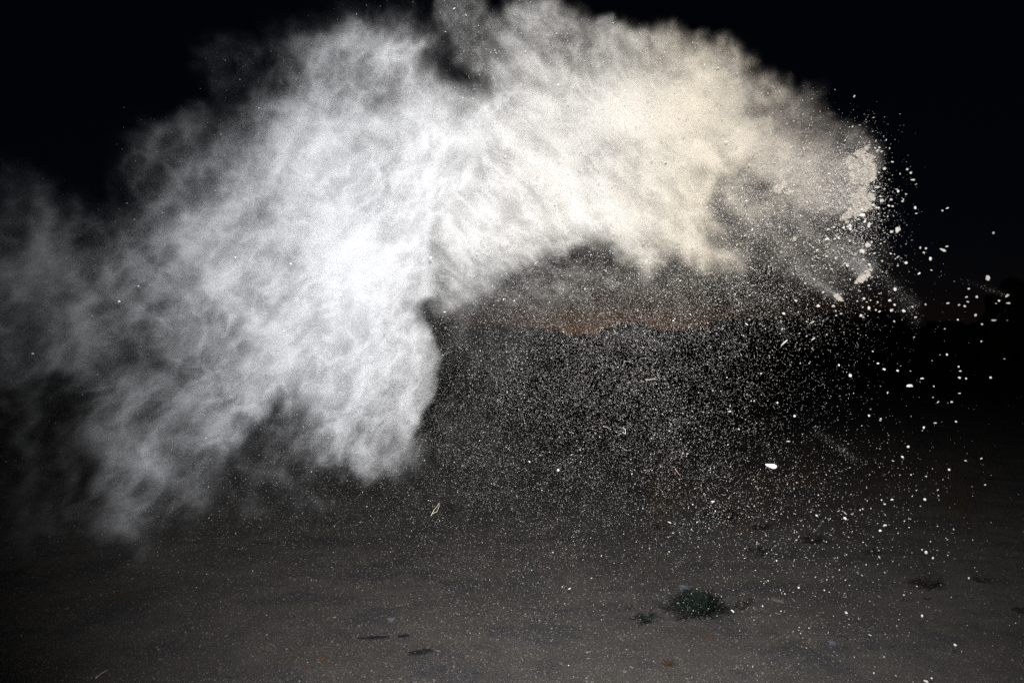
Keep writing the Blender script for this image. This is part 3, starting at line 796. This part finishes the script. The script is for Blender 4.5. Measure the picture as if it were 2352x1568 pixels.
weed('brown_weed', 1704, 1400, 62, 28, 14, weed_brown, 'thin forked brown weed close to the right side of the large green tuft', seed=3)
weed('brown_weed', 1722, 1386, 66, 18, 16, weed_brown, 'low spread brown weed further up right of the large green tuft', seed=4)
weed('brown_weed', 1446, 1396, 40, 22, 8, weed_brown, 'wiry sprig left of and behind the two green tufts', seed=5, wid=.0018)
weed('brown_weed', 2135, 1350, 110, 32, 44, weed_brown, 'wide dark weed alone on the dirt near the right edge', seed=6, tip=dry_mat)
weed('brown_weed', 2256, 1340, 80, 16, 20, weed_brown, 'flat dark weed at the right edge beyond the wide weed', seed=7)
weed('brown_weed', 2345, 1412, 50, 26, 20, weed_brown, 'dark weed cut by the right edge of the picture', seed=8)
weed('brown_weed', 2132, 1378, 34, 12, 10, weed_brown, 'tiny weed just below the wide weed near the right edge', seed=9)
weed('green_weed', 1660, 1196, 120, 34, 110, weed_mat, 'dark low green patch farther back under the spray', seed=10, wid=.006)
weed('brown_weed', 1752, 1222, 60, 26, 60, weed_brown, 'dark clump farther back right of the low green patch', seed=11, wid=.005)
weed('brown_weed', 1870, 1250, 90, 30, 40, weed_brown, 'sparse dark weed in the middle distance at right', seed=12, wid=.004, tip=dry_mat)
weed('brown_weed', 1760, 1270, 120, 16, 24, weed_brown, 'long flat runner weed on the dirt under the spray', seed=13, wid=.003)
weed('brown_weed', 2010, 1275, 90, 16, 20, weed_brown, 'thin low weed right of centre in the dim distance', seed=14, wid=.003)
weed('reddish_weed', 1538, 1525, 50, 18, 60, surf('weed_red', (.06, .035, .022), .8, (.09, .05, .03), 20), 'small crumbly reddish brown moss tuft at the bottom right of centre', seed=15, wid=.002, lobes=1)
weed('green_weed', 1520, 1215, 70, 18, 40, weed_mat, 'faint green tuft in the distance left of the low green patch', seed=16, wid=.004)

def grass_tuft(u, v, wpx, hpx, n, label, group, seed):
    rnd = random.Random(seed); root = on_ground(u, v); Y = root.y
    bm = bmesh.new(); H = hpx * Y / F; W = wpx * Y / F
    for i in range(n):
        p0 = Vector((rnd.gauss(0, .25) * W, rnd.gauss(0, .25) * W, 0)); lean = Vector((rnd.gauss(0, .35), rnd.gauss(0, .35), 0)); h = H * rnd.uniform(.4, 1.05)
        prev = None
        for k in range(6):
            t = k / 5; p = p0 + Vector((lean.x * h * t * t, lean.y * h * t * t, h * t * (1 - .15 * t)))
            ww = .0022 * (1 - .85 * t)
            cur = (bm.verts.new(p - Vector((ww, 0, 0))), bm.verts.new(p + Vector((ww, ww, 0))))
            if prev: bm.faces.new((prev[0], prev[1], cur[1], cur[0]))
            prev = cur
    o = link('dry_grass_tuft', bm_mesh('dry_grass_tuft', bm), dry_mat, loc=root)
    tag(o, label, 'dry grass', group)
gt = random.Random(4)
for i in range(46):
    u = gt.uniform(1480, 2320); v = gt.uniform(1085, 1235)
    grass_tuft(u, v, gt.uniform(40, 90), gt.uniform(60, 150) * (1.0 if v > 1120 else 1.2), gt.randint(14, 34), 'dim brown tuft of tall dry grass at the far edge of the dirt', 'dry grass along the edge of the dirt', i)

# ------------------------------------------------------------------ small litter on the dirt
def flat_piece(name, u, v, pts, mat, label, cat, thick=.004, rot=0.0, tilt=(0, 0), group=None):
    """an irregular outline in centimetres, given thickness"""
    bm = bmesh.new()
    rr = [Vector((x * .01, y * .01, 0)) for x, y in pts]
    top = [bm.verts.new(p + Vector((0, 0, thick))) for p in rr]; bot = [bm.verts.new(p) for p in rr]
    bm.faces.new(top); bm.faces.new(bot[::-1])
    for i in range(len(rr)):
        j = (i + 1) % len(rr); bm.faces.new((top[i], bot[i], bot[j], top[j]))
    bmesh.ops.recalc_face_normals(bm, faces=bm.faces)
    o = link(name, bm_mesh(name, bm), mat, loc=on_ground(u, v, .003), rot=(tilt[0], tilt[1], rot))
    return tag(o, label, cat, group)
def stone(u, v, w, mat, label, name='stone', group=None, cat='stone', shape=None, tall=.6):
    p = on_ground(u, v); r = w / 2 * p.y / F
    o = bpy.data.objects.new(name, clod_mesh(random.randrange(6) if shape is None else shape, mat)); C.objects.link(o)
    o.scale = (r, r * .9, r * tall); o.location = p + Vector((0, 0, r * tall * .5)); o.rotation_euler = (0, 0, random.uniform(0, 6))
    return tag(o, label, cat, group)
glassy = surf('clear_film', (.16, .165, .20), .35, (.11, .115, .15), 30, spec=.5)
flat_piece('glass_shard', 897, 1430, [(-2.2, 1.5), (2.4, 2.2), (.6, -3.0), (-1.0, -.4)], glassy, 'bluish triangular glass shard on the dirt left of centre', 'glass shard', .003, .1, (.35, 0))
flat_piece('plastic_film', 1573, 1350, [(-3.2, -3.4), (2.6, -3.2), (3.0, .5), (5.6, 2.6), (-3.0, 4.0)], glassy, 'crumpled clear plastic film lying behind the large green tuft', 'plastic film', .003, 0, (.30, 0))
flat_piece('plastic_film', 1911, 1480, [(-1.7, -1.5), (1.5, -2), (1.9, 1.3), (-.2, 2.4), (-1.5, 1.4)], glassy, 'small roundish grey film piece on bare dirt at lower right', 'plastic film', .003, 0, (.3, .1))
tube('bent_wire', [[on_ground(1922, 1467, .01), on_ground(1936, 1468, .02), on_ground(1946, 1474, .02), on_ground(1951, 1483, .01)]], .0016, surf('dark_wire', (.03, .03, .03), .5), 'thin bent dark wire by the roundish film piece', 'wire')
def leafish(L, W, n=14, seed=0):
    rnd = random.Random(seed); out = []
    for i in range(n):
        a = 2 * math.pi * i / n; r = rnd.uniform(.8, 1.15); out.append((L * math.cos(a) * r, W * math.sin(a) * r))
    return out
coal = surf('charred_bark', (.018, .018, .021), .95, (.032, .031, .033), 60, bump=.004, bscale=90)
flat_piece('charred_bark', 965, 1504, leafish(6.0, 3.0, 18, 3), coal, 'dark charred bark slab tilted up to the right on the dirt, lower of two', 'bark', .006, .45)
flat_piece('charred_bark', 860, 1472, leafish(7.5, 1.9, 18, 5), coal, 'long dark charred bark strip above the tilted slab', 'bark', .006, .12)
flat_piece('charred_bark', 925, 1466, leafish(3.0, 2.2, 12, 6), coal, 'short dark bark bit at the right end of the long charred strip', 'bark', .006, .1)
stain = surf('ash_patch', (.085, .087, .10), 1, (.14, .14, .15), 30)
# chips and stones
brick = surf('brick_chip', (.22, .055, .022), .9, (.15, .045, .025), 40)
for i, (u, v, w) in enumerate([(743,1519,12),(739,1528,9),(700,1541,8),(672,1563,9),(743,1556,8),(711,1548,6),(685,1530,4),(1016,1457,8),(1038,1435,7),(1245,1308,9),(1376,1331,10),(1043,1442,5),(1628,1463,16),(758,1535,6),(694,1547,6),(718,1520,5)]):
    stone(u, v, w, brick, 'small orange red brick chip on the dirt' if i != 12 else 'flat orange brick bit peeping out under the large green tuft', 'brick_chip', 'brick chips on the dirt' if i != 12 else None, 'brick chip', tall=.35)
pale_stone = surf('pale_stone', (.27, .25, .21), .9, (.20, .19, .17), 30)
dim_stone = surf('dim_stone', (.15, .14, .125), .9, (.11, .105, .10), 30)
dark_stone = surf('dark_stone', (.035, .03, .026), .9, (.06, .05, .045), 30)
for (u, v, w, m, lab) in [(1348,1495,10,pale_stone,'cream stone next to a black pebble at the bottom centre'),(1353,1489,9,dark_stone,'black pebble touching the cream stone at the bottom centre'),
    (1391,1485,9,pale_stone,'bent white bit of shell right of the black pebble'),(1351,1510,9,pale_stone,'pale pebble below the cream stone'),(1450,1529,11,pale_stone,'long tan pebble at the bottom beside the grey patch'),
    (1435,1539,14,pale_stone,'flat pale sliver at the very bottom below the long tan pebble'),(1027,1452,6,dark_stone,'tiny black pebble beside a brick chip'),(768,1422,10,pale_stone,'pale pebble far left of the film behind the weed'),
    (1084,1496,7,pale_stone,'ochre pebble right of the charred slab'),(1786,1408,16,dim_stone,'flat grey stone right of the forked brown weed'),(1884,1408,13,dim_stone,'low grey stone on bare dirt toward the lower right'),
    (1250,1420,6,dark_stone,'tiny dark pebble on bare dirt at the centre'),(1785,1378,30,dim_stone,'long faint stick-like stone behind the forked weed'),(1560,1300,6,dark_stone,'tiny dark pebble behind the clear film')]:
    stone(u, v, w, m, lab, tall=.45)
twig = surf('twig', (.05, .04, .032), .9)
for (pts, lab) in [([(1290,1356),(1320,1362),(1362,1369)], 'long thin dark twig on the dirt behind and left of the weeds'), ([(1640,1322),(1665,1325),(1690,1330)], 'dark stick lying behind the large green tuft'),
                   ([(220,1566),(232,1555),(248,1546)], 'pale dry stalk at the bottom left corner'), ([(1940,1232),(1960,1215),(1990,1196)], 'thin leaning stalk among the distant dry grass')]:
    L_ = []
    for i in range(len(pts) - 1):
        for k in range(4):
            t = k / 4; L_.append(on_ground(pts[i][0] * (1 - t) + pts[i + 1][0] * t, pts[i][1] * (1 - t) + pts[i + 1][1] * t, .006))
    L_.append(on_ground(*pts[-1], .006))
    tube('twig', [L_], .0022, twig if 'pale' not in lab else straw_mat, lab, 'twig')

# ------------------------------------------------------------------ far skyline
leaf_dark = surf('far_foliage', (.04, .055, .03), .9, (.06, .075, .04), 2)
bark_dark = surf('far_bark', (.06, .05, .04), .9)
def leaf_cloud(centers, n, size, seed):
    r2 = np.random.default_rng(seed)
    cs = np.array([c[:3] for c in centers], float); rd = np.array([c[3:] for c in centers], float)
    i = r2.integers(0, len(cs), n)
    d = r2.normal(size=(n, 3)); d /= np.linalg.norm(d, axis=1)[:, None]; d *= r2.uniform(.35, 1.05, (n, 1)) ** .5
    p = cs[i] + d * rd[i]
    a = r2.normal(size=(n, 3)); b = r2.normal(size=(n, 3)); a /= np.linalg.norm(a, axis=1)[:, None]; b /= np.linalg.norm(b, axis=1)[:, None]
    s = size * r2.uniform(.6, 1.4, (n, 1))
    v = np.stack([p - a * s, p + b * s * .6, p + a * s, p - b * s * .6], 1).reshape(-1, 3)
    return v, np.arange(len(v))
Yt = 110.0
prof = [(-60,735),(600,735),(900,728),(1000,733),(1100,742),(1150,744),(1200,748),(1270,756),(1300,769),(1340,772),(1385,767),(1400,750),(1450,738),(1480,742),(1510,757),(1560,757),(1590,754),(1620,738),(1750,728),(1900,716),(2000,708),(2060,712),(2100,722),(2150,735),(2200,740),(2240,737),(2300,735),(2420,730)]
cent = []
r3 = random.Random(9)
for i in range(260):
    u = r3.uniform(-200, 2500)
    vt = np.interp(u, [p[0] for p in prof], [p[1] for p in prof]) + r3.uniform(-1, 9)
    Yk = Yt + r3.uniform(-6, 6); top = at(u, vt, Yk)
    h = max(.8, top.z); cent.append((top.x, Yk, h * .48, r3.uniform(1.2, 2.6), 2.0, h * .52))
v_, f_ = leaf_cloud(cent, 60000, .45, 3)
tl_ob = link('far_woods', mesh_np('far_woods', v_, f_, 4), leaf_dark)
tag(tl_ob, 'low black line of far woods along the horizon', 'woods', None, 'stuff')
def tree(u, vtop, Y, wpx, label, seed):
    top = at(u, vtop, Y); H = top.z; W = wpx * Y / F / 2
    e = bpy.data.objects.new('tree', None); C.objects.link(e); e.location = (top.x, Y, 0); tag(e, label, 'tree')
    r4 = random.Random(seed); cs = []
    for i in range(26):
        a = r4.uniform(0, 6.28); z = r4.uniform(.12, .9); rr = W * math.sqrt(max(.05, 1 - (z - .35) ** 2 * 2)) * r4.uniform(.2, .85)
        cs.append((rr * math.cos(a), rr * math.sin(a), z * H, W * .3, W * .3, H * .10))
    v_, f_ = leaf_cloud(cs, 14000, .16, seed)
    m_ = mesh_np('crown', v_, f_, 4); m_.materials.append(leaf_dark); c_ = bpy.data.objects.new('crown', m_); C.objects.link(c_); c_.parent = e
    bm = bmesh.new(); bmesh.ops.create_cone(bm, cap_ends=True, segments=10, radius1=.28, radius2=.07, depth=H * .85)
    for w in bm.verts: w.co += Vector((.12 * math.sin(w.co.z), 0, H * .425))
    for k in range(6):
        a = k * 1.05; bt = bmesh.ops.create_cone(bm, cap_ends=True, segments=6, radius1=.08, radius2=.02, depth=W * .9)
        mt_ = Matrix.Translation((math.cos(a) * W * .35, math.sin(a) * W * .35, H * (.3 + .08 * k))) @ Euler((0, R(55), a)).to_matrix().to_4x4()
        bmesh.ops.transform(bm, matrix=mt_, verts=bt['verts'])
    m_ = bm_mesh('trunk', bm, True); m_.materials.append(bark_dark); c_ = bpy.data.objects.new('trunk', m_); C.objects.link(c_); c_.parent = e
tree(2352, 632, 60, 150, 'tall black tree at the right edge rising above the woods', 31)
tree(2300, 668, 58, 90, 'lower black tree left of and against the tall one at the right edge', 32)
tree(2200, 733, 70, 30, 'small round black treetop on the skyline in the afterglow', 33)
